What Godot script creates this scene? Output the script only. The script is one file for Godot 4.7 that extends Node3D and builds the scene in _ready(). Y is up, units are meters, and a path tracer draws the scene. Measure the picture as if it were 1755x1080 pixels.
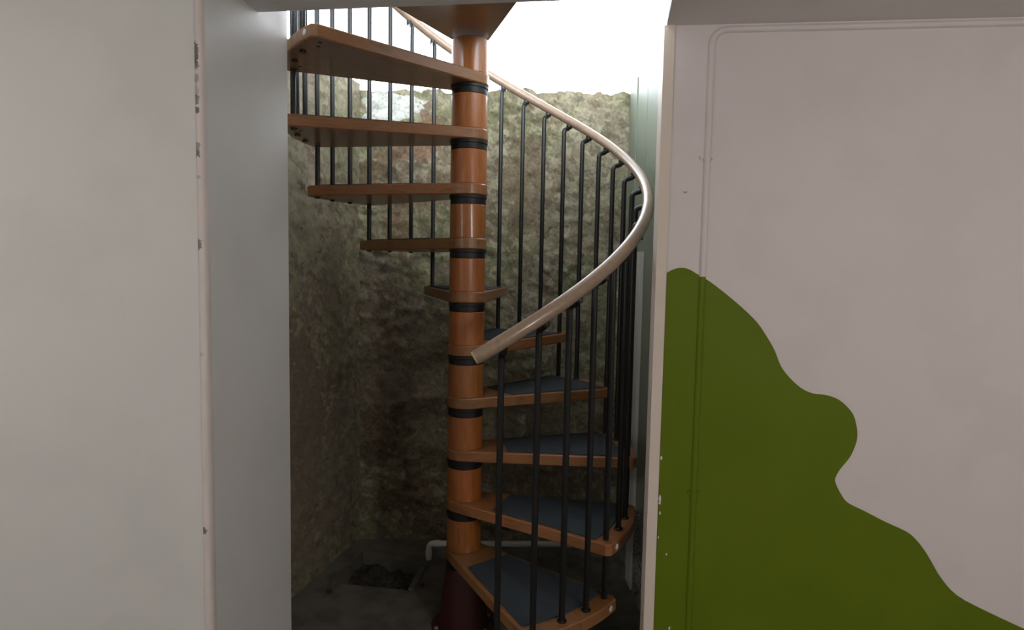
extends Node3D
# A spiral staircase in a rough stairwell, seen from a painted basement room. Metres, y up, floor at 0.
# Plan points are written (x, depth); depth grows away from the camera, so z = -depth.

const POLE := Vector2(-0.19, 2.64)      # axis of the staircase in plan
const RISE := 0.22
const TURN := 0.5103                    # angle of one tread
const FRONT := 1.3995 - 6.0 * 0.5103    # angle of the nosing of tread number 0
const RING := 0.067                     # height of the middle of ring number 0
const R_BAL := 0.683
const R_RAIL := 0.729
const RAIL_AT := 1.9057                 # height of the rail axis at angle 0
const CEIL := 2.33
const UPPER := 2.53

var names := {}
var M := {}

func numbered(called: String) -> String:
	if not names.has(called):
		names[called] = 0
		return called
	names[called] += 1
	return "%s_%03d" % [called, names[called]]

func tag(o: Node, label: String, category := "", group := "", kind := "") -> Node:
	o.set_meta("label", label)
	if category: o.set_meta("category", category)
	if group: o.set_meta("group", group)
	if kind: o.set_meta("kind", kind)
	return o

func base(called: String, at := Vector3.ZERO) -> Node3D:
	var o := Node3D.new()
	o.name = numbered(called)
	add_child(o)
	o.position = at
	return o

func obj(called: String, mesh: Mesh, mat: Material, parent: Node = null) -> MeshInstance3D:
	var o := MeshInstance3D.new()
	o.mesh = mesh
	o.material_override = mat
	o.cast_shadow = GeometryInstance3D.SHADOW_CASTING_SETTING_ON
	if parent == null:
		o.name = numbered(called)
		add_child(o)
	else:
		o.name = called
		parent.add_child(o, true)
	return o

func structure(called: String, mesh: Mesh, mat: Material, label: String) -> MeshInstance3D:
	var o := obj(called, mesh, mat)
	tag(o, label, "", "", "structure")
	return o

# ---------------------------------------------------------------- mesh helpers
func begin() -> SurfaceTool:
	var st := SurfaceTool.new()
	st.begin(Mesh.PRIMITIVE_TRIANGLES)
	st.set_smooth_group(-1)
	return st

func done(st: SurfaceTool) -> ArrayMesh:
	st.generate_normals()
	return st.commit()

func p3(p: Vector2, y: float) -> Vector3:
	return Vector3(p.x, y, -p.y)

# a triangle whose front looks along n
func tri(st: SurfaceTool, a: Vector3, b: Vector3, c: Vector3, n: Vector3) -> void:
	if (b - a).cross(c - a).dot(n) > 0.0:
		st.add_vertex(a); st.add_vertex(c); st.add_vertex(b)
	else:
		st.add_vertex(a); st.add_vertex(b); st.add_vertex(c)

func quad(st: SurfaceTool, a: Vector3, b: Vector3, c: Vector3, d: Vector3, n: Vector3) -> void:
	tri(st, a, b, c, n)
	tri(st, a, c, d, n)

# upright prism over a plan polygon (x, depth)
func prism(st: SurfaceTool, poly: PackedVector2Array, y0: float, y1: float) -> void:
	var c := Vector2.ZERO
	for p in poly: c += p
	c /= poly.size()
	var ccw := not Geometry2D.is_polygon_clockwise(poly)
	var idx := Geometry2D.triangulate_polygon(poly)
	for i in range(0, idx.size(), 3):
		tri(st, p3(poly[idx[i]], y1), p3(poly[idx[i + 1]], y1), p3(poly[idx[i + 2]], y1), Vector3.UP)
		tri(st, p3(poly[idx[i]], y0), p3(poly[idx[i + 1]], y0), p3(poly[idx[i + 2]], y0), Vector3.DOWN)
	for i in poly.size():
		var a := poly[i]
		var b := poly[(i + 1) % poly.size()]
		var e := b - a
		var out := Vector2(e.y, -e.x) if ccw else Vector2(-e.y, e.x)
		quad(st, p3(a, y0), p3(b, y0), p3(b, y1), p3(a, y1), Vector3(out.x, 0, -out.y))

func prism_mesh(poly: PackedVector2Array, y0: float, y1: float) -> ArrayMesh:
	var st := begin()
	prism(st, poly, y0, y1)
	return done(st)

func rect(x0: float, z0: float, x1: float, z1: float) -> PackedVector2Array:
	return PackedVector2Array([Vector2(x0, z0), Vector2(x1, z0), Vector2(x1, z1), Vector2(x0, z1)])

# convex outline (x, z) extruded in y with a chamfer c round the top and bottom rims
func slab(outline: PackedVector2Array, y0: float, y1: float, c: float) -> ArrayMesh:
	var st := begin()
	var n := outline.size()
	var mid := Vector2.ZERO
	for p in outline: mid += p
	mid /= n
	var inner := PackedVector2Array()
	for i in n:
		var a := (outline[i] - outline[(i + n - 1) % n]).normalized()
		var b := (outline[(i + 1) % n] - outline[i]).normalized()
		var t := (a + b).normalized()
		var nn := Vector2(-t.y, t.x)
		if nn.dot(mid - outline[i]) < 0: nn = -nn
		inner.append(outline[i] + nn * c)
	var loops := [[inner, y0], [outline, y0 + c], [outline, y1 - c], [inner, y1]]
	for k in 3:
		for i in n:
			var j := (i + 1) % n
			var l0: PackedVector2Array = loops[k][0]
			var l1: PackedVector2Array = loops[k + 1][0]
			var h0: float = loops[k][1]
			var h1: float = loops[k + 1][1]
			var o: Vector2 = (outline[i] + outline[j]) * 0.5 - mid
			quad(st, Vector3(l0[i].x, h0, l0[i].y), Vector3(l0[j].x, h0, l0[j].y), Vector3(l1[j].x, h1, l1[j].y), Vector3(l1[i].x, h1, l1[i].y), Vector3(o.x, 0, o.y).normalized() * 0.3 + Vector3(0, [-0.05, 0, 0.05][k], 0))
	for i in n:
		var j := (i + 1) % n
		tri(st, Vector3(mid.x, y1, mid.y), Vector3(inner[i].x, y1, inner[i].y), Vector3(inner[j].x, y1, inner[j].y), Vector3.UP)
		tri(st, Vector3(mid.x, y0, mid.y), Vector3(inner[i].x, y0, inner[i].y), Vector3(inner[j].x, y0, inner[j].y), Vector3.DOWN)
	return done(st)

# profile (radius, y) turned about the y axis
func lathe(profile: Array, seg := 40) -> ArrayMesh:
	var st := begin()
	for k in profile.size() - 1:
		var a: Vector2 = profile[k]
		var b: Vector2 = profile[k + 1]
		st.set_smooth_group(k + 1)
		for i in seg:
			var t0 := TAU * i / seg
			var t1 := TAU * (i + 1) / seg
			var n := Vector3(cos((t0 + t1) / 2) * (b.y - a.y), -(b.x - a.x), sin((t0 + t1) / 2) * (b.y - a.y))
			var q := [Vector3(cos(t0) * a.x, a.y, sin(t0) * a.x), Vector3(cos(t1) * a.x, a.y, sin(t1) * a.x), Vector3(cos(t1) * b.x, b.y, sin(t1) * b.x), Vector3(cos(t0) * b.x, b.y, sin(t0) * b.x)]
			if a.x < 0.00001: tri(st, q[0], q[2], q[3], n)
			elif b.x < 0.00001: tri(st, q[0], q[1], q[2], n)
			else: quad(st, q[0], q[1], q[2], q[3], n)
	return done(st)

# a tube along points; ry lets the section be taller than wide
func tube(st: SurfaceTool, pts: PackedVector3Array, r: float, seg := 10, caps := true, ry := 0.0) -> void:
	if ry <= 0.0: ry = r
	var rings := []
	var side := Vector3.ZERO
	for i in pts.size():
		var t := (pts[min(i + 1, pts.size() - 1)] - pts[max(i - 1, 0)]).normalized()
		if i == 0:
			side = t.cross(Vector3.UP if abs(t.y) < 0.9 else Vector3.RIGHT).normalized()
		else:
			side = (side - t * side.dot(t)).normalized()
		var up := side.cross(t)
		var ring := PackedVector3Array()
		for k in seg:
			var a := TAU * k / seg
			ring.append(pts[i] + side * cos(a) * r + up * sin(a) * ry)
		rings.append(ring)
	st.set_smooth_group(1)
	for i in pts.size() - 1:
		for k in seg:
			var k2 := (k + 1) % seg
			var a: Vector3 = rings[i][k]
			var b: Vector3 = rings[i][k2]
			var c: Vector3 = rings[i + 1][k2]
			var d: Vector3 = rings[i + 1][k]
			quad(st, a, b, c, d, (a + b + c + d) * 0.25 - (pts[i] + pts[i + 1]) * 0.5)
	if caps:
		st.set_smooth_group(-1)
		for k in seg:
			var k2 := (k + 1) % seg
			tri(st, pts[0], rings[0][k], rings[0][k2], pts[0] - pts[1])
			tri(st, pts[-1], rings[-1][k], rings[-1][k2], pts[-1] - pts[-2])

func tube_mesh(pts: PackedVector3Array, r: float, seg := 10, ry := 0.0) -> ArrayMesh:
	var st := begin()
	tube(st, pts, r, seg, true, ry)
	return done(st)

func round_path(pts: Array, rad: float, n := 6) -> PackedVector3Array:
	var out := PackedVector3Array([pts[0]])
	for i in range(1, pts.size() - 1):
		var p: Vector3 = pts[i]
		var a: Vector3 = p + (pts[i - 1] - p).normalized() * rad
		var b: Vector3 = p + (pts[i + 1] - p).normalized() * rad
		for k in n + 1:
			var t := float(k) / n
			out.append(a.lerp(p, t).lerp(p.lerp(b, t), t))
	out.append(pts[-1])
	return out

# ---------------------------------------------------------------- materials
func lin(r: float, g: float, b: float) -> Color:
	return Color(r, g, b).linear_to_srgb()

func plain(c: Color, rough := 0.6, metal := 0.0) -> StandardMaterial3D:
	var m := StandardMaterial3D.new()
	m.albedo_color = c
	m.roughness = rough
	m.metallic = metal
	return m

func noise(sd: int, freq: float, oct := 4) -> FastNoiseLite:
	var n := FastNoiseLite.new()
	n.seed = sd
	n.noise_type = FastNoiseLite.TYPE_SIMPLEX_SMOOTH
	n.frequency = freq
	n.fractal_octaves = oct
	return n

func ramp(cols: Array, offs: Array) -> Gradient:
	var g := Gradient.new()
	g.offsets = PackedFloat32Array(offs)
	g.colors = PackedColorArray(cols)
	return g

func noise_tex(sd: int, freq: float, oct: int, g: Gradient, size := 512) -> NoiseTexture2D:
	var t := NoiseTexture2D.new()
	t.width = size
	t.height = size
	t.seamless = true
	t.noise = noise(sd, freq, oct)
	t.color_ramp = g
	return t

func bump_tex(sd: int, freq: float, oct: int, strength: float, size := 512) -> NoiseTexture2D:
	var t := NoiseTexture2D.new()
	t.width = size
	t.height = size
	t.seamless = true
	t.noise = noise(sd, freq, oct)
	t.as_normal_map = true
	t.bump_strength = strength
	return t

func wood(sd: int, dark: Color, mid: Color, light: Color, scale: Vector3, rough: float, coat: float) -> StandardMaterial3D:
	var m := StandardMaterial3D.new()
	m.albedo_texture = noise_tex(sd, 0.012, 5, ramp([dark, mid, light, mid, light], [0.0, 0.35, 0.5, 0.65, 1.0]))
	m.uv1_triplanar = true
	m.uv1_scale = scale
	m.roughness = rough
	m.clearcoat_enabled = coat > 0.0
	m.clearcoat = coat
	m.clearcoat_roughness = 0.18
	return m

# painted wall: nearly even colour with a faint mottle and roller texture
func paint(sd: int, c: Color, rough: float) -> StandardMaterial3D:
	var m := StandardMaterial3D.new()
	m.albedo_texture = noise_tex(sd, 0.006, 4, ramp([c.darkened(0.018), c, c.lightened(0.012)], [0.2, 0.5, 0.8]))
	m.uv1_triplanar = true
	m.uv1_world_triplanar = true
	m.uv1_scale = Vector3.ONE * 0.8
	m.roughness = rough
	m.normal_enabled = true
	m.normal_texture = bump_tex(sd + 7, 0.05, 3, 1.5)
	m.normal_scale = 0.05
	return m

# ---------------------------------------------------------------- rough masonry
# Wall face from plan point a to plan point b, displaced by noise; the face looks to the right of a -> b as seen from above (x, depth).
func rough_wall(a: Vector2, b: Vector2, y0: float, y1: float, sd: int, amp: float, ragged: float, thick: float) -> ArrayMesh:
	var coarse := noise(sd, 2.2, 4)
	var fine := noise(sd + 1, 14.0, 3)
	var scratch := noise(sd + 2, 6.0, 4)
	var len := a.distance_to(b)
	var step := 0.0115
	var nx := int(len / step)
	var ny := int((y1 - y0) / step)
	var d := (b - a).normalized()
	var face := Vector2(d.y, -d.x)
	var st := SurfaceTool.new()
	st.begin(Mesh.PRIMITIVE_TRIANGLES)
	st.set_smooth_group(0)
	for j in ny + 1:
		for i in nx + 1:
			var s := len * i / nx
			var y := y0 + (y1 - y0) * j / ny
			var patch: float = clamp(0.55 + coarse.get_noise_2d(s * 0.7 + 31.0, y * 0.7) * 1.4, 0.12, 1.0)
			var w := amp * coarse.get_noise_2d(s, y) + patch * amp * 0.75 * scratch.get_noise_2d(s * 1.0 + y * 0.8, y * 1.9 - s * 0.9) + patch * amp * 0.34 * fine.get_noise_2d(s, y)
			if j == ny: y += ragged * (coarse.get_noise_1d(s * 3.0) + 0.6 * fine.get_noise_1d(s * 1.2))
			st.set_uv(Vector2(float(i) / nx, 1.0 - float(j) / ny))
			st.add_vertex(p3(a + d * s + face * w, y))
	for j in ny:
		for i in nx:
			var k := j * (nx + 1) + i
			for q in [k, k + nx + 1, k + 1, k + 1, k + nx + 1, k + nx + 2]:
				st.add_index(q)
	st.generate_normals()
	var m := st.commit()
	# the body behind the face
	var body := begin()
	var c := a - face * (amp * 1.2)
	var e := b - face * (amp * 1.2)
	prism(body, PackedVector2Array([c, e, e - face * thick, c - face * thick]), y0, y1 - abs(ragged))
	body.generate_normals()
	body.commit(m)
	return m

# plaster, algae, bare brown earth and white remnants, each a patch with an outline of its own; patches = [[u, v, radius u, radius v, colour number, amount]]
func masonry_image(w: int, h: int, wide: float, high: float, sd: int, patches: Array, green := 1.0, rough := 1.0) -> ImageTexture:
	var cols := [Vector3(0.27, 0.24, 0.165), Vector3(0.205, 0.215, 0.105), Vector3(0.165, 0.112, 0.07), Vector3(0.60, 0.62, 0.56), Vector3(0.09, 0.072, 0.05), Vector3(0.33, 0.295, 0.21), Vector3(0.23, 0.14, 0.085), Vector3(0.215, 0.165, 0.125)]
	var big := noise(sd, 1.7, 4)
	var mid := noise(sd + 3, 4.5, 4)
	var fine := noise(sd + 5, 17.0, 3)
	var streak := noise(sd + 8, 7.0, 3)
	var grain := noise(sd + 9, 46.0, 3)
	var img := Image.create(w, h, false, Image.FORMAT_RGB8)
	for j in h:
		for i in w:
			var x := wide * i / w
			var y := high * j / h
			var nb := big.get_noise_2d(x, y)
			var nm := mid.get_noise_2d(x, y)
			var nf := fine.get_noise_2d(x, y)
			var ns := streak.get_noise_2d(x * 1.1 + y * 0.8, y * 2.0 - x)
			var c: Vector3 = cols[0]
			var ng := grain.get_noise_2d(x, y)
			c = c.lerp(cols[1], smoothstep(-0.2, 0.22, nb + 0.4 * nm + 0.5 * nf + 0.3 * ng) * 0.75 * green)
			c = c.lerp(cols[2], smoothstep(0.08, 0.34, nm + 0.6 * nf - 0.4 * nb + 0.3 * ng) * 0.55)
			c = c.lerp(cols[5], smoothstep(0.16, 0.36, ns + 0.6 * nf + 0.3 * ng) * 0.6)
			c = c.lerp(cols[4], smoothstep(0.2, 0.42, -ns + 0.7 * nf - 0.3 * ng) * 0.5)
			for p in patches:
				var du: float = (float(i) / w - p[0]) / p[2]
				var dv: float = (float(j) / h - p[1]) / p[3]
				var r := sqrt(du * du + dv * dv)
				if r < 1.8:
					c = c.lerp(cols[p[4]], (1.0 - smoothstep(0.86, 1.02, r + (0.45 if p[4] == 3 else 1.1) * nm + (0.3 if p[4] == 3 else 0.5) * nf)) * p[5])
			c *= 1.0 + (0.35 * nf + 0.15 * nm + 0.35 * ng) * rough
			img.set_pixel(i, j, Color(clampf(c.x, 0.02, 0.9), clampf(c.y, 0.02, 0.9), clampf(c.z, 0.015, 0.9)).linear_to_srgb())
	return ImageTexture.create_from_image(img)

func masonry(tex: Texture2D) -> StandardMaterial3D:
	var m := StandardMaterial3D.new()
	m.albedo_texture = tex
	m.roughness = 0.95
	return m

# ---------------------------------------------------------------- the staircase
func tread_outline(r_hub: float, r_tip: float, half: float, corner: float) -> PackedVector2Array:
	# a round hub and a widening blade along +x with a slightly bowed tip
	var out := PackedVector2Array()
	var tip := Vector2(cos(half), sin(half)) * r_tip
	var reach := tip.length()
	var ang := half + acos(r_hub / reach)
	for k in 19:                                    # back of the hub
		var a: float = lerp(ang, TAU - ang, k / 18.0)
		out.append(Vector2(cos(a), sin(a)) * r_hub)
	var edge_a := (Vector2(tip.x, -tip.y) - out[-1]).normalized()
	out.append(Vector2(tip.x, -tip.y) - edge_a * corner)
	var da := corner / r_tip
	for k in 9:
		var a: float = lerp(-half + da, half - da, k / 8.0)
		out.append(Vector2(cos(a), sin(a)) * r_tip)
	var edge_b := (tip - out[0]).normalized()
	out.append(tip - edge_b * corner)
	return out

func mat_outline(half: float) -> PackedVector2Array:
	var out := PackedVector2Array()
	var r0 := 0.135
	var r1 := 0.655
	var hub := 0.062
	var a0 := half + acos(hub / r1)
	# edges run beside the edges of the tread
	var t0 := Vector2(cos(a0), sin(a0)) * hub
	var t1 := Vector2(cos(half), sin(half)) * r1 * 0.985
	var dir := (t1 - t0).normalized()
	var s := t0 + dir * 0.19
	out.append(Vector2(s.x, s.y))
	out.append(Vector2(s.x, -s.y))
	for k in 9:
		var a: float = lerp(-half, half, k / 8.0)
		out.append(Vector2(cos(a), sin(a)) * r1)
	return out

func staircase() -> void:
	var root := base("spiral_staircase", Vector3(POLE.x, 0, -POLE.y))
	tag(root, "wooden spiral staircase with black balusters and pale curved handrail winding up a dim stairwell", "staircase")
	var flange := obj("base_flange", lathe([Vector2(0, 0), Vector2(0.135, 0), Vector2(0.135, 0.008), Vector2(0.132, 0.011), Vector2(0.108, 0.012), Vector2(0.0765, 0.26), Vector2(0.074, 0.268), Vector2(0, 0.268)], 48), M.red_wood, root)
	for k in 6:
		var b := obj("bolt", M.bolt_mesh, M.steel, flange)
		b.position = Vector3(cos(k * TAU / 6 + 0.6) * 0.121, 0.0105, sin(k * TAU / 6 + 0.6) * 0.121)
	# sleeves and rings of the newel
	var sleeve := lathe([Vector2(0, 0.064), Vector2(0.0725, 0.064), Vector2(0.0745, 0.066), Vector2(0.0745, 0.199), Vector2(0.0725, 0.201), Vector2(0, 0.201)], 48)
	var ring := lathe([Vector2(0, -0.019), Vector2(0.0715, -0.019), Vector2(0.0735, -0.017), Vector2(0.0735, 0.005), Vector2(0.077, 0.007), Vector2(0.077, 0.017), Vector2(0.075, 0.019), Vector2(0, 0.019)], 48)
	for k in range(1, 12):
		if k < 11:
			var r := obj("spacer_ring", ring, M.black_plastic, root)
			r.position.y = RING + RISE * k
			var s := obj("newel_sleeve", sleeve, M.newel[k % 3], root)
			s.position.y = RING + RISE * k
			s.rotation.y = k * 1.7
	# treads
	var half := TURN / 2 + deg_to_rad(3.0)
	var blade := slab(tread_outline(0.0785, 0.72, half, 0.016), 0.019, 0.064, 0.004)
	var pad := slab(mat_outline(half - 0.012), 0.064, 0.0685, 0.0015)
	var plug := lathe([Vector2(0, -0.004), Vector2(0.011, -0.004), Vector2(0.011, 0.001), Vector2(0.009, 0.002), Vector2(0, 0.002)], 16)
	var hole := lathe([Vector2(0, -0.002), Vector2(0.0075, -0.002), Vector2(0.0075, 0.001), Vector2(0, 0.001)], 12)
	for k in range(1, 11):
		var t := obj("tread", blade, M.tread[k % 3], root)
		t.position.y = RING + RISE * k
		t.rotation.y = FRONT + k * TURN + TURN / 2
		obj("carpet_mat", pad, M.carpet, t)
		for s in [-1, 1]:
			for d in [0.0, 0.045]:
				var h := obj("screw_hole", hole, M.dark_hole, t)
				var a: float = s * (TURN / 2 - d * 1.3)
				h.position = Vector3(cos(a) * (0.672 - d * 0.3), 0.0205, -sin(a) * (0.672 - d * 0.3))
		for s in [-1, 1]:
			var c := obj("end_plug", plug, M.white_plastic, t)
			var a: float = s * (half - 0.075)
			c.position = Vector3(cos(a) * 0.7195, 0.043, -sin(a) * 0.7195)
			c.rotation = Vector3(0, a, -PI / 2)
	# landing: a wedge from the newel to the edge of the upper floor
	var out := PackedVector2Array()
	for k in 13:
		var a := deg_to_rad(141.0 - 10.25 * k)
		out.append(Vector2(cos(a), sin(a)) * 0.0785)
	out.append(Vector2(0.30, -0.73))
	out.append(Vector2(-0.443, -0.655))
	var lp := PackedVector2Array()
	for p in out: lp.append(Vector2(p.x, -p.y))
	var landing := obj("landing", slab(lp, -0.008, 0.05, 0.004), M.tread[1], root)
	landing.position.y = RING + RISE * 11
	# balusters: the first of each tread also passes through the tread below
	var bal := []
	for j in 3:
		var top := RAIL_AT + (FRONT + TURN * j / 3.0) * RISE / TURN - RING
		var low := 0.012 if j > 0 else -RISE + 0.012
		var pts := round_path([Vector3(R_BAL, low, 0), Vector3(R_BAL, top - 0.052, 0), Vector3(R_RAIL - 0.004, top - 0.040, 0), Vector3(R_RAIL, top - 0.012, 0)], 0.016, 5)
		bal.append(tube_mesh(pts, 0.0108, 10))
	var foot := lathe([Vector2(0.010, 0.062), Vector2(0.017, 0.062), Vector2(0.017, 0.068), Vector2(0.012, 0.072)], 14)
	var collar := lathe([Vector2(0.0, 0.0), Vector2(0.0135, 0.0), Vector2(0.0145, 0.006), Vector2(0.0145, 0.020), Vector2(0.0, 0.020)], 14)
	for k in range(1, 11):
		for j in 3:
			var b := obj("baluster", bal[j], M.black_metal, root)
			b.position.y = RING + RISE * k
			b.rotation.y = FRONT + (k + j / 3.0) * TURN
			if j > 0:
				var f := obj("foot_cap", foot, M.black_metal, b)
				f.position = Vector3(R_BAL, 0, 0)
			var c := obj("rail_bracket", collar, M.black_metal, b)
			c.position = Vector3(R_RAIL - 0.002, RAIL_AT + (FRONT + TURN * j / 3.0) * RISE / TURN - RING - 0.040, 0)
	# the starting baluster in front of the first tread stands on the floor
	var at := FRONT + (1.0 - 0.36) * TURN
	var rail_y := RAIL_AT + at * RISE / TURN
	var starter := obj("baluster", tube_mesh(round_path([Vector3(R_BAL, 0.0, 0), Vector3(R_BAL, rail_y - 0.052, 0), Vector3(R_RAIL - 0.004, rail_y - 0.040, 0), Vector3(R_RAIL, rail_y - 0.012, 0)], 0.016, 5), 0.0108, 10), M.black_metal, root)
	starter.rotation.y = at
	var under := obj("baluster_foot", tube_mesh(PackedVector3Array([Vector3(0, 0, 0), Vector3(0, RING + 0.02, 0)]), 0.0108, 10), M.black_metal, root)
	under.position = Vector3(cos(FRONT + TURN) * R_BAL, 0, -sin(FRONT + TURN) * R_BAL)
	# handrail
	var rp := PackedVector3Array()
	var t_start := deg_to_rad(-83.5)
	var t_end := FRONT + 11 * TURN
	for i in 161:
		var a: float = lerp(t_start, t_end, i / 160.0)
		rp.append(Vector3(cos(a) * R_RAIL, RAIL_AT + a * RISE / TURN, -sin(a) * R_RAIL))
	var rail := obj("handrail", tube_mesh(rp, 0.021, 18, 0.0235), M.rail_wood, root)
	var dir := (rp[0] - rp[1]).normalized()
	obj("end_cap", tube_mesh(PackedVector3Array([rp[0], rp[0] + dir * 0.006, rp[0] + dir * 0.008]), 0.0185, 18, 0.021), M.rail_end, rail)

# ---------------------------------------------------------------- the painted wall on the right
const WALL_A := Vector2(0.48, 2.07)
const WALL_D := Vector2(0.99357, -0.11322)
const WALL_N := Vector2(-0.11322, -0.99357)     # towards the room

func on_wall(s: float, y: float, out := 0.0) -> Vector3:
	return p3(WALL_A + WALL_D * s + WALL_N * out, y)

func pendant_lamp(at: Vector3, energy: float, label: String) -> void:
	# an opal glass globe on a cord; at is the centre of the globe
	var o := base("pendant_lamp", at)
	tag(o, label, "lamp", "opal globe lamps")
	obj("cord", tube_mesh(PackedVector3Array([Vector3(0, 0.12, 0), Vector3(0, CEIL - at.y, 0)]), 0.004, 8), M.white_plastic, o)
	obj("canopy", lathe([Vector2(0, CEIL - at.y - 0.03), Vector2(0.03, CEIL - at.y - 0.03), Vector2(0.05, CEIL - at.y), Vector2(0, CEIL - at.y)], 24), M.white_plastic, o)
	obj("holder", lathe([Vector2(0, 0.115), Vector2(0.04, 0.115), Vector2(0.04, 0.15), Vector2(0.02, 0.165), Vector2(0, 0.165)], 24), M.white_plastic, o)
	var sp := SphereMesh.new()
	sp.radius = 0.12
	sp.height = 0.24
	obj("globe", sp, M.lamp_glow, o)
	var l := OmniLight3D.new()
	l.name = "light"
	l.light_energy = energy
	l.light_size = 0.12
	l.light_color = Color(1.0, 0.985, 0.955)
	l.omni_range = 12.0
	l.omni_attenuation = 2.0
	l.shadow_enabled = true
	o.add_child(l)

func make_materials() -> void:
	M.black_metal = plain(Color(0.055, 0.06, 0.06), 0.42)
	M.black_plastic = plain(Color(0.05, 0.05, 0.055), 0.5)
	M.dark_hole = plain(Color(0.07, 0.055, 0.05), 0.8)
	M.white_plastic = plain(Color(0.86, 0.86, 0.84), 0.45)
	M.steel = plain(Color(0.72, 0.72, 0.70), 0.35, 0.8)
	M.newel = []
	M.tread = []
	for k in 3:
		var f: float = [1.0, 0.93, 1.06][k]
		M.newel.append(wood(11 + k, lin(0.24 * f, 0.068, 0.013), lin(0.325 * f, 0.10, 0.02), lin(0.39 * f, 0.13, 0.029), Vector3(7, 0.7, 7), 0.38, 0.6))
		M.tread.append(wood(21 + k, lin(0.19 * f, 0.072, 0.024), lin(0.255 * f, 0.105, 0.036), lin(0.30 * f, 0.13, 0.048), Vector3(0.8, 6, 6), 0.42, 0.35))
	M.red_wood = plain(lin(0.06, 0.013, 0.009), 0.45)
	M.rail_wood = wood(31, lin(0.25, 0.17, 0.115), lin(0.31, 0.215, 0.15), lin(0.36, 0.255, 0.185), Vector3(3, 3, 3), 0.36, 0.6)
	M.rail_end = plain(lin(0.50, 0.36, 0.22), 0.7)
	M.carpet = StandardMaterial3D.new()
	M.carpet.albedo_texture = noise_tex(41, 0.12, 3, ramp([lin(0.018, 0.026, 0.034), lin(0.031, 0.043, 0.055), lin(0.046, 0.06, 0.073)], [0.2, 0.5, 0.8]))
	M.carpet.uv1_triplanar = true
	M.carpet.uv1_scale = Vector3.ONE * 4
	M.carpet.roughness = 0.95
	M.wall_white = paint(51, lin(0.69, 0.675, 0.665), 0.62)
	M.wall_warm = paint(52, lin(0.72, 0.645, 0.645), 0.55)
	M.wall_green = paint(53, lin(0.118, 0.165, 0.006), 0.55)
	M.wall_green.metallic_specular = 0.3
	M.ceiling = paint(54, lin(0.80, 0.765, 0.75), 0.8)
	M.trim = paint(55, lin(0.72, 0.62, 0.54), 0.5)
	M.board = paint(56, lin(0.225, 0.26, 0.20), 0.5)
	M.board_back = plain(lin(0.08, 0.085, 0.075), 0.9)
	M.board_white = paint(57, lin(0.60, 0.60, 0.56), 0.5)
	M.floor = StandardMaterial3D.new()
	M.floor.albedo_texture = noise_tex(61, 0.012, 5, ramp([lin(0.11, 0.10, 0.082), lin(0.15, 0.138, 0.115), lin(0.17, 0.158, 0.134)], [0.2, 0.5, 0.85]))
	M.floor.uv1_triplanar = true
	M.floor.uv1_world_triplanar = true
	M.floor.roughness = 0.85
	M.room_floor = paint(63, lin(0.13, 0.12, 0.11), 0.5)
	M.dirt = StandardMaterial3D.new()
	M.dirt.albedo_texture = noise_tex(62, 0.03, 5, ramp([lin(0.025, 0.022, 0.017), lin(0.05, 0.044, 0.034), lin(0.085, 0.074, 0.058)], [0.2, 0.5, 0.8]))
	M.dirt.uv1_triplanar = true
	M.dirt.uv1_scale = Vector3.ONE * 2
	M.dirt.roughness = 1.0
	M.lamp_glow = plain(Color(1, 1, 1), 0.5)
	M.lamp_glow.emission_enabled = true
	M.lamp_glow.emission = Color(1.0, 0.96, 0.9)
	M.lamp_glow.emission_energy_multiplier = 1.5
	M.bolt_mesh = lathe([Vector2(0, 0), Vector2(0.011, 0), Vector2(0.011, 0.006), Vector2(0.008, 0.009), Vector2(0, 0.009)], 6)

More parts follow.
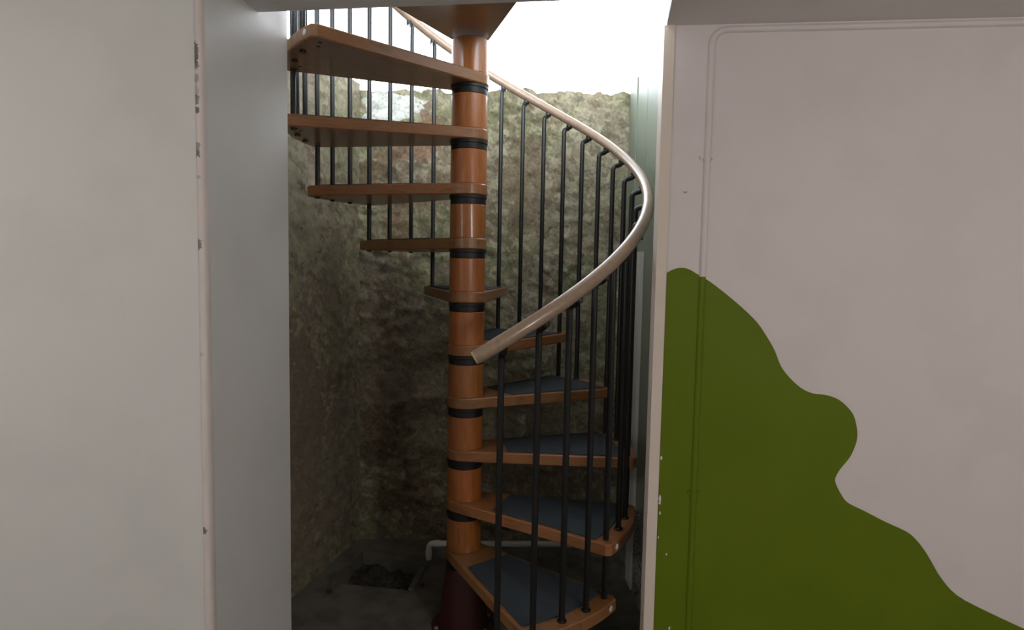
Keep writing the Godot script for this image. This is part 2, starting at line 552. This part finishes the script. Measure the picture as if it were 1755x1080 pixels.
func _ready() -> void:
	# camera
	var cam := Camera3D.new()
	cam.name = "camera"
	add_child(cam)
	cam.fov = rad_to_deg(2.0 * atan(540.0 / 1081.0))
	cam.position = Vector3(0, 1.55, 0)
	cam.rotation = Vector3(-0.0736, 0, 0.0185)
	cam.near = 0.05
	cam.current = true
	# overcast daylight above the stairwell
	var env := Environment.new()
	env.background_mode = Environment.BG_SKY
	var sm := ProceduralSkyMaterial.new()
	sm.sky_top_color = Color(0.93, 0.97, 1.0)
	sm.sky_horizon_color = Color(0.97, 0.985, 1.0)
	sm.ground_bottom_color = Color(0.45, 0.44, 0.42)
	sm.ground_horizon_color = Color(0.6, 0.6, 0.6)
	sm.sky_energy_multiplier = 2.6
	sm.ground_energy_multiplier = 1.0
	var sky := Sky.new()
	sky.sky_material = sm
	env.sky = sky
	env.tonemap_mode = Environment.TONE_MAPPER_LINEAR
	env.tonemap_exposure = 1.0
	env.sdfgi_enabled = true
	env.ssao_enabled = true
	env.ssil_enabled = true
	var we := WorldEnvironment.new()
	we.name = "world_environment"
	we.environment = env
	add_child(we)
	make_materials()
	pendant_lamp(Vector3(-2.2, 1.98, 0.1), 0.80, "opal globe lamp hanging on the left side of the room")
	pendant_lamp(Vector3(1.6, 1.98, 0.7), 1.30, "opal globe lamp hanging on the right side of the room")

	# ---- setting: room
	structure("floor", prism_mesh(PackedVector2Array([Vector2(-3.2, -3.0), Vector2(3.2, -3.0), Vector2(3.2, 2.3), Vector2(-3.2, 2.3)]), -0.12, 0.0), M.room_floor, "dark floor of the front room")
	var st := begin()
	prism(st, rect(-3.35, -3.15, -1.13, 3.8), CEIL, UPPER)
	prism(st, PackedVector2Array([Vector2(-1.13, -3.15), Vector2(0.44, -3.15), Vector2(0.44, 1.855), Vector2(-1.13, 2.067)]), CEIL, UPPER)
	prism(st, PackedVector2Array([Vector2(0.44, -3.15), Vector2(3.35, -3.15), Vector2(3.35, 3.8), Vector2(0.66, 3.8), Vector2(0.66, 2.4), Vector2(0.50, 2.16), Vector2(0.475, 2.07), Vector2(0.44, 1.855)]), CEIL, UPPER)
	structure("ceiling", done(st), M.ceiling, "pale grey painted ceiling with a stairwell opening")
	structure("wall_left", prism_mesh(PackedVector2Array([Vector2(-3.2, 1.72), Vector2(-0.838, 1.72), Vector2(-0.787, 2.22), Vector2(-1.12, 2.30), Vector2(-3.2, 2.30)]), 0.0, UPPER), M.wall_white, "grey-white painted wall and reveal left of the stairwell")
	var wr := structure("wall_right", prism_mesh(PackedVector2Array([WALL_A, WALL_A + WALL_D * 2.74, WALL_A + WALL_D * 2.74 - WALL_N * 0.11, WALL_A - WALL_N * 0.11]), 0.0, CEIL), M.wall_warm, "warm white painted wall right of the stairwell")
	structure("wall_side_left", prism_mesh(rect(-3.35, -3.0, -3.2, 3.6), -0.12, CEIL), M.wall_white, "white side wall of the room, left of the camera")
	structure("wall_side_right", prism_mesh(rect(3.2, -3.0, 3.35, 3.6), -0.12, CEIL), M.wall_white, "white side wall of the room, right of the camera")
	structure("wall_behind", prism_mesh(rect(-3.35, -3.15, 3.35, -3.0), -0.12, CEIL), M.wall_white, "white wall behind the camera")
	# upper storey: a roof on side walls, open to the daylight at the front and the back
	structure("ceiling_upper", prism_mesh(rect(-3.35, 0.3, 3.35, 4.0), 4.75, 4.95), M.ceiling, "white ceiling of the bright upper storey")
	structure("wall_upper_left", prism_mesh(rect(-3.35, 0.3, -3.2, 3.8), UPPER, 4.75), M.wall_white, "white side wall of the upper storey on the left")
	structure("wall_upper_right", prism_mesh(rect(3.2, 0.3, 3.35, 3.8), UPPER, 4.75), M.wall_white, "white side wall of the upper storey on the right")
	st = begin()
	for e in [[-3.35, -1.6, UPPER, 4.75], [1.1, 3.35, UPPER, 4.75], [-1.6, 1.1, 3.75, 4.75]]:
		prism(st, rect(e[0], 3.8, e[1], 4.0), e[2], e[3])
	structure("wall_upper_back", done(st), M.wall_white, "white wall of the upper storey round its bright window opening")
	# corner bead with chipped paint on the left reveal
	chipped_bead()
	# end trim of the right wall
	structure("trim_1", prism_mesh(PackedVector2Array([WALL_A + WALL_D * -0.012 + WALL_N * 0.006, WALL_A + WALL_D * 0.021 + WALL_N * 0.006, WALL_A + WALL_D * 0.021 - WALL_N * 0.002, WALL_A - WALL_N * 0.002, WALL_A - WALL_N * 0.112, WALL_A + WALL_D * -0.012 - WALL_N * 0.112]), 0.0, CEIL), M.trim, "beige strip along the edge of the painted right wall")

	# ---- setting: stairwell
	var bw := rough_wall(Vector2(-1.0, 3.49), Vector2(0.70, 3.49), -0.05, 2.50, 5, 0.026, 0.03, 0.28)
	# patches: u, v (from the top), radii, colour, amount
	var back_img := masonry_image(640, 900, 1.70, 2.55, 71, [[0.24, 0.66, 0.22, 0.26, 7, 0.65], [0.62, 0.74, 0.22, 0.14, 7, 0.5], [0.19, 0.035, 0.10, 0.035, 3, 1.0], [0.14, 0.06, 0.04, 0.03, 3, 0.9], [0.27, 0.10, 0.09, 0.05, 6, 0.85], [0.15, 0.16, 0.06, 0.06, 2, 0.8], [0.34, 0.21, 0.10, 0.05, 2, 0.6], [0.22, 0.30, 0.05, 0.05, 6, 0.5], [0.16, 0.74, 0.08, 0.06, 2, 0.6], [0.14, 0.79, 0.05, 0.03, 4, 0.5], [0.21, 0.70, 0.03, 0.03, 4, 0.5], [0.24, 0.87, 0.09, 0.05, 2, 0.7], [0.625, 0.71, 0.018, 0.035, 3, 0.7], [0.27, 0.56, 0.03, 0.012, 5, 0.8], [0.52, 0.68, 0.14, 0.09, 0, 0.9], [0.62, 0.20, 0.07, 0.12, 2, 0.6]])
	structure("wall_back", bw, masonry(back_img), "rough mossy plaster wall at the back of the stairwell")
	var lw := rough_wall(Vector2(-1.135, 2.24), Vector2(-0.845, 3.49), -0.05, UPPER, 9, 0.009, 0.0, 0.25)
	var left_img := masonry_image(448, 800, 1.28, 2.58, 83, [[0.55, 0.30, 0.25, 0.08, 5, 0.6], [0.5, 0.62, 0.3, 0.12, 2, 0.45], [0.8, 0.5, 0.1, 0.2, 4, 0.35], [0.45, 0.75, 0.45, 0.28, 7, 0.6]], 0.6, 0.6)
	structure("wall_stairwell", lw, masonry(left_img), "rough stained plaster wall on the left of the stairwell")
	var sw := Node3D.new()
	sw.name = "wall_boarded"
	add_child(sw)
	tag(sw, "pale green boarded wall on the right of the stairwell", "", "", "structure")
	obj("backing", prism_mesh(rect(0.632, 2.19, 0.75, 3.5), 0.0, UPPER), M.board_back, sw)
	for e in [[2.20, 2.70, 0.0], [2.712, 3.00, 0.005], [3.03, 3.26, 0.0], [3.27, 3.46, 0.005]]:
		obj("board", prism_mesh(rect(0.618 - e[2], e[0], 0.632, e[1]), 0.0, UPPER), M.board, sw)
	var mould := mould_material()
	for e in [[2.20, 2.66, 0.0, 0.20], [2.20, 2.66, 0.206, 0.41], [2.666, 3.10, 0.0, 0.20], [2.666, 3.10, 0.206, 0.41]]:
		obj("base_panel", prism_mesh(rect(0.606, e[0], 0.6135, e[1]), e[2], e[3]), mould, sw)
	# stairwell floor: a concrete slab round a pit of dirt
	var pit := [Vector2(-0.829, 2.976), Vector2(-0.473, 2.921), Vector2(-0.446, 3.16), Vector2(-0.783, 3.307)]
	var rim := [Vector2(-1.2, 2.3), Vector2(0.7, 2.3), Vector2(0.7, 3.55), Vector2(-1.2, 3.55)]
	st = begin()
	for i in 4:
		var j := (i + 1) % 4
		prism(st, PackedVector2Array([rim[i], rim[j], pit[j], pit[i]]), -0.12, 0.0)
	structure("floor_stairwell", done(st), M.floor, "dusty concrete floor of the stairwell with an open pit")
	st = begin()
	for i in 4:                                     # a raised mortar lip on two sides of the pit
		if i == 0: continue
		var j := (i + 1) % 4
		var a: Vector2 = pit[i]
		var b: Vector2 = pit[j]
		var n := Vector2(b.y - a.y, a.x - b.x).normalized()
		prism(st, PackedVector2Array([a, b, b + n * 0.03, a + n * 0.03]), 0.0, 0.012)
	structure("trim_2", done(st), M.floor, "low mortar lip round the floor pit")
	var dn := noise(77, 9.0, 4)
	st = SurfaceTool.new()
	st.begin(Mesh.PRIMITIVE_TRIANGLES)
	st.set_smooth_group(0)
	for j in 25:
		for i in 33:
			var u := i / 32.0
			var v := j / 24.0
			var q: Vector2 = pit[0].lerp(pit[1], u).lerp(pit[3].lerp(pit[2], u), v)
			st.add_vertex(p3(q, -0.055 + 0.03 * dn.get_noise_2d(q.x, q.y)))
	for j in 24:
		for i in 32:
			var k := j * 33 + i
			for w in [k, k + 33, k + 1, k + 1, k + 33, k + 34]:
				st.add_index(w)
	st.generate_normals()
	var soil := obj("pit_soil", st.commit(), M.dirt)
	tag(soil, "dark loose soil filling the square pit in the stairwell floor", "soil", "", "stuff")
	structure("trim_3", prism_mesh(rect(-1.3, 2.3, 0.75, 3.6), -0.2, -0.12), M.dirt, "earth under the stairwell floor")

	staircase()
	wall_things()
	floor_things()

# grey render with black spots of mould
func mould_material() -> StandardMaterial3D:
	var img := Image.create(512, 512, false, Image.FORMAT_RGB8)
	var a := noise(201, 0.045, 3)
	var b := noise(202, 0.009, 3)
	for j in 512:
		for i in 512:
			var v := a.get_noise_2d(i, j) + 0.5 * b.get_noise_2d(i, j)
			var c := Vector3(0.30, 0.30, 0.27) * (1.0 + 0.25 * b.get_noise_2d(i + 900, j))
			c = c.lerp(Vector3(0.02, 0.02, 0.018), smoothstep(0.27, 0.33, v))
			img.set_pixel(i, j, Color(c.x, c.y, c.z).linear_to_srgb())
	var m := StandardMaterial3D.new()
	m.albedo_texture = ImageTexture.create_from_image(img)
	m.uv1_triplanar = true
	m.uv1_world_triplanar = true
	m.uv1_scale = Vector3.ONE * 1.6
	m.roughness = 0.9
	return m

func chipped_bead() -> void:
	var w := 48
	var h := 1536
	var img := Image.create(w, h, false, Image.FORMAT_RGB8)
	var nz := noise(91, 0.09, 3)
	var chips := [[2.104, 0.030, 1.0], [2.075, 0.016, 0.8], [2.039, 0.012, 0.6], [2.005, 0.020, 0.35], [1.985, 0.014, 0.8], [1.957, 0.010, 1.0], [1.862, 0.012, 0.7], [1.843, 0.010, 1.0], [1.78, 0.006, 0.4], [1.60, 0.016, 0.9], [1.30, 0.006, 0.3], [0.803, 0.010, 1.0]]
	for j in h:
		for i in w:
			var y := CEIL * (1.0 - float(j) / h)
			var c := Vector3(0.70, 0.625, 0.60) * (1.0 + 0.06 * nz.get_noise_2d(i * 0.4, j * 0.12))
			for p in chips:
				var d: float = abs(y - p[0]) / p[1]
				var x: float = abs(float(i) / w - 0.18) / 0.17
				if d * d + x * x + 0.9 * nz.get_noise_2d(i * 2.2, j * 2.2) < 0.85:
					c = c.lerp(Vector3(0.10, 0.085, 0.075), p[2] * 0.9)
			img.set_pixel(i, j, Color(c.x, c.y, c.z).linear_to_srgb())
	var m := StandardMaterial3D.new()
	m.albedo_texture = ImageTexture.create_from_image(img)
	m.roughness = 0.6
	# a bead with a rounded nose at the corner of the reveal
	var prof := [Vector2(-0.856, 1.722), Vector2(-0.854, 1.7165), Vector2(-0.846, 1.714), Vector2(-0.838, 1.7135), Vector2(-0.8325, 1.716), Vector2(-0.830, 1.722), Vector2(-0.8285, 1.733), Vector2(-0.832, 1.738)]
	var st := SurfaceTool.new()
	st.begin(Mesh.PRIMITIVE_TRIANGLES)
	st.set_smooth_group(1)
	for i in prof.size() - 1:
		var a: Vector2 = prof[i]
		var b: Vector2 = prof[i + 1]
		var u0 := float(i) / (prof.size() - 1)
		var u1 := float(i + 1) / (prof.size() - 1)
		var va := [[p3(a, 0), Vector2(u0, 1)], [p3(a, CEIL), Vector2(u0, 0)], [p3(b, CEIL), Vector2(u1, 0)], [p3(a, 0), Vector2(u0, 1)], [p3(b, CEIL), Vector2(u1, 0)], [p3(b, 0), Vector2(u1, 1)]]
		for v in va:
			st.set_uv(v[1])
			st.add_vertex(v[0])
	st.generate_normals()
	structure("trim_4", st.commit(), m, "pinkish chipped corner bead on the left reveal")

func wall_things() -> void:
	# green shape painted on the right wall, a coat one and a half millimetres thick
	var line := [[0.024, 1.545], [0.042, 1.556], [0.07, 1.563], [0.096, 1.557], [0.124, 1.541], [0.162, 1.519], [0.212, 1.482], [0.268, 1.436], [0.314, 1.392], [0.345, 1.349], [0.373, 1.303], [0.395, 1.252], [0.424, 1.215], [0.462, 1.182], [0.499, 1.166], [0.542, 1.162], [0.579, 1.149], [0.608, 1.125], [0.628, 1.098], [0.639, 1.06], [0.642, 1.032], [0.638, 1.003], [0.623, 0.962], [0.596, 0.922], [0.583, 0.894], [0.584, 0.875], [0.604, 0.837], [0.627, 0.811], [0.679, 0.787], [0.743, 0.756], [0.809, 0.728], [0.84, 0.703], [0.867, 0.67], [0.892, 0.631], [0.922, 0.583], [0.974, 0.528], [1.064, 0.483], [1.189, 0.43], [1.36, 0.36], [1.5, 0.22], [1.56, 0.0]]
	var poly := PackedVector2Array([Vector2(0.0215, 0.0)])
	# smooth the outline with a Catmull-Rom spline
	for i in line.size() - 1:
		var g := []
		for k in [-1, 0, 1, 2]:
			var e: Array = line[clampi(i + k, 0, line.size() - 1)]
			g.append(Vector2(e[0], e[1]))
		for k in 3:
			poly.append(g[1].cubic_interpolate(g[2], g[0], g[3], k / 3.0))
	poly.append(Vector2(1.56, 0.0))
	var st := begin()
	var idx := Geometry2D.triangulate_polygon(poly)
	var face := Vector3(WALL_N.x, 0, -WALL_N.y)
	for i in range(0, idx.size(), 3):
		tri(st, on_wall(poly[idx[i]].x, poly[idx[i]].y, 0.0015), on_wall(poly[idx[i + 1]].x, poly[idx[i + 1]].y, 0.0015), on_wall(poly[idx[i + 2]].x, poly[idx[i + 2]].y, 0.0015), face)
	for i in poly.size():
		var a := poly[i]
		var b := poly[(i + 1) % poly.size()]
		var o := Vector2(-(b - a).y, (b - a).x)
		var dirw := Vector3(WALL_D.x * o.x, o.y, -WALL_D.y * o.x)
		quad(st, on_wall(a.x, a.y, -0.0005), on_wall(b.x, b.y, -0.0005), on_wall(b.x, b.y, 0.0015), on_wall(a.x, a.y, 0.0015), dirw)
	var mural := obj("painted_mural", done(st), M.wall_green)
	tag(mural, "wavy olive-green painted shape covering the lower part of the right wall", "mural")
	# paint chips along its edge
	var rng := RandomNumberGenerator.new()
	rng.seed = 12
	for e in [[0.027, 0.93, 0.010], [0.028, 0.79, 0.014], [0.027, 0.775, 0.010], [0.0295, 0.74, 0.007], [0.027, 0.655, 0.006], [0.056, 0.60, 0.006], [0.075, 0.34, 0.008]]:
		st = begin()
		var ring := []
		for k in 9:
			var a := TAU * k / 9
			ring.append(on_wall(e[0] + cos(a) * e[2] * 0.45 * rng.randf_range(0.5, 1.1), e[1] + sin(a) * e[2] * rng.randf_range(0.5, 1.1), 0.0022))
		for k in 9:
			tri(st, on_wall(e[0], e[1], 0.0024), ring[k], ring[(k + 1) % 9], face)
		obj("paint_chip", done(st), M.wall_warm, mural)
	# painted-over conduit: along the ceiling, round a bend and down the wall
	var root := base("conduit")
	tag(root, "thin painted conduit bending from the ceiling line down the right wall", "conduit")
	var split := 1.535
	obj("pipe", tube_mesh(round_path([on_wall(2.7, CEIL - 0.016, -0.0025), on_wall(0.137, CEIL - 0.016, -0.0025), on_wall(0.137, split, -0.0025)], 0.055, 10), 0.0115, 14), M.wall_warm, root)
	tag(obj("pipe", tube_mesh(PackedVector3Array([on_wall(0.137, split, -0.0025), on_wall(0.137, 0.0, -0.0025)]), 0.0115, 14), M.wall_green, root), "olive-green lower length of the conduit")
	for e in [[1.913, M.wall_warm], [0.813, M.wall_green]]:
		var c := obj("pipe_clip", tube_mesh(PackedVector3Array([on_wall(0.137, e[0] + 0.009, -0.0025), on_wall(0.137, e[0] - 0.009, -0.0025)]), 0.0135, 14), e[1], root)
		for s in [-1, 1]:
			obj("clip_ear", tube_mesh(PackedVector3Array([on_wall(0.137 + s * 0.017, e[0] + 0.004, -0.001), on_wall(0.137 + s * 0.017, e[0] + 0.004, 0.006)]), 0.006, 10), e[1], c)
	var nail := obj("wall_nail", tube_mesh(PackedVector3Array([on_wall(0.074, 1.805, -0.003), on_wall(0.074, 1.807, 0.012)]), 0.0028, 8), M.steel)
	tag(nail, "tiny nail in the white wall left of the conduit", "nail")

func floor_things() -> void:
	var pipe := base("waste_pipe", Vector3(-0.419, 0, -3.25))
	tag(pipe, "white plastic pipe with an elbow running low behind the newel post", "pipe")
	obj("pipe_run", tube_mesh(round_path([Vector3(0, -0.002, 0), Vector3(0, 0.086, 0), Vector3(1.03, 0.100, 0)], 0.03, 8), 0.0155, 16), M.white_plastic, pipe)
	for e in [[Vector3(0, 0.022, 0), Vector3(0, 0.05, 0)], [Vector3(0.032, 0.0866, 0), Vector3(0.062, 0.087, 0)]]:
		obj("pipe_socket", tube_mesh(PackedVector3Array([e[0], e[1]]), 0.0185, 16), M.white_plastic, pipe)
	var casing := obj("casing_board", prism_mesh(rect(0.596, 2.965, 0.612, 3.085), 0.0, 1.64), M.board_white)
	tag(casing, "narrow white upright board in the back right corner of the stairwell", "board")
	# crumbs of rubble on the soil and the slab
	var rng := RandomNumberGenerator.new()
	rng.seed = 5
	var spots := [[-0.51, 2.985, -0.05, 0.022, "large dark stone at the near right corner of the floor pit"], [-0.55, 3.01, -0.05, 0.015, "small dark stone in the pit beside the larger stone"], [-0.84, 2.885, 0.0, 0.011, "dark pebble on the slab in front of the floor pit"], [-0.415, 2.96, 0.0, 0.010, "dark pebble on the slab between the pit and the newel post"]]
	for e in spots:
		var sp := SphereMesh.new()
		sp.radius = 1.0
		sp.height = 2.0
		sp.radial_segments = 12
		sp.rings = 7
		var arr := sp.get_mesh_arrays()
		var vs: PackedVector3Array = arr[Mesh.ARRAY_VERTEX]
		var nz := noise(rng.randi() % 1000, 0.9, 3)
		for i in vs.size():
			vs[i] = vs[i] * e[3] * (1.0 + 0.55 * nz.get_noise_3dv(vs[i])) * Vector3(1.15, 0.75, 0.95)
		arr[Mesh.ARRAY_VERTEX] = vs
		var am := ArrayMesh.new()
		am.add_surface_from_arrays(Mesh.PRIMITIVE_TRIANGLES, arr)
		var o := obj("pebble", am, M.dirt)
		o.position = Vector3(e[0], e[2] + e[3] * 0.55, -e[1])
		tag(o, e[4], "stone", "loose stones on the stairwell floor")
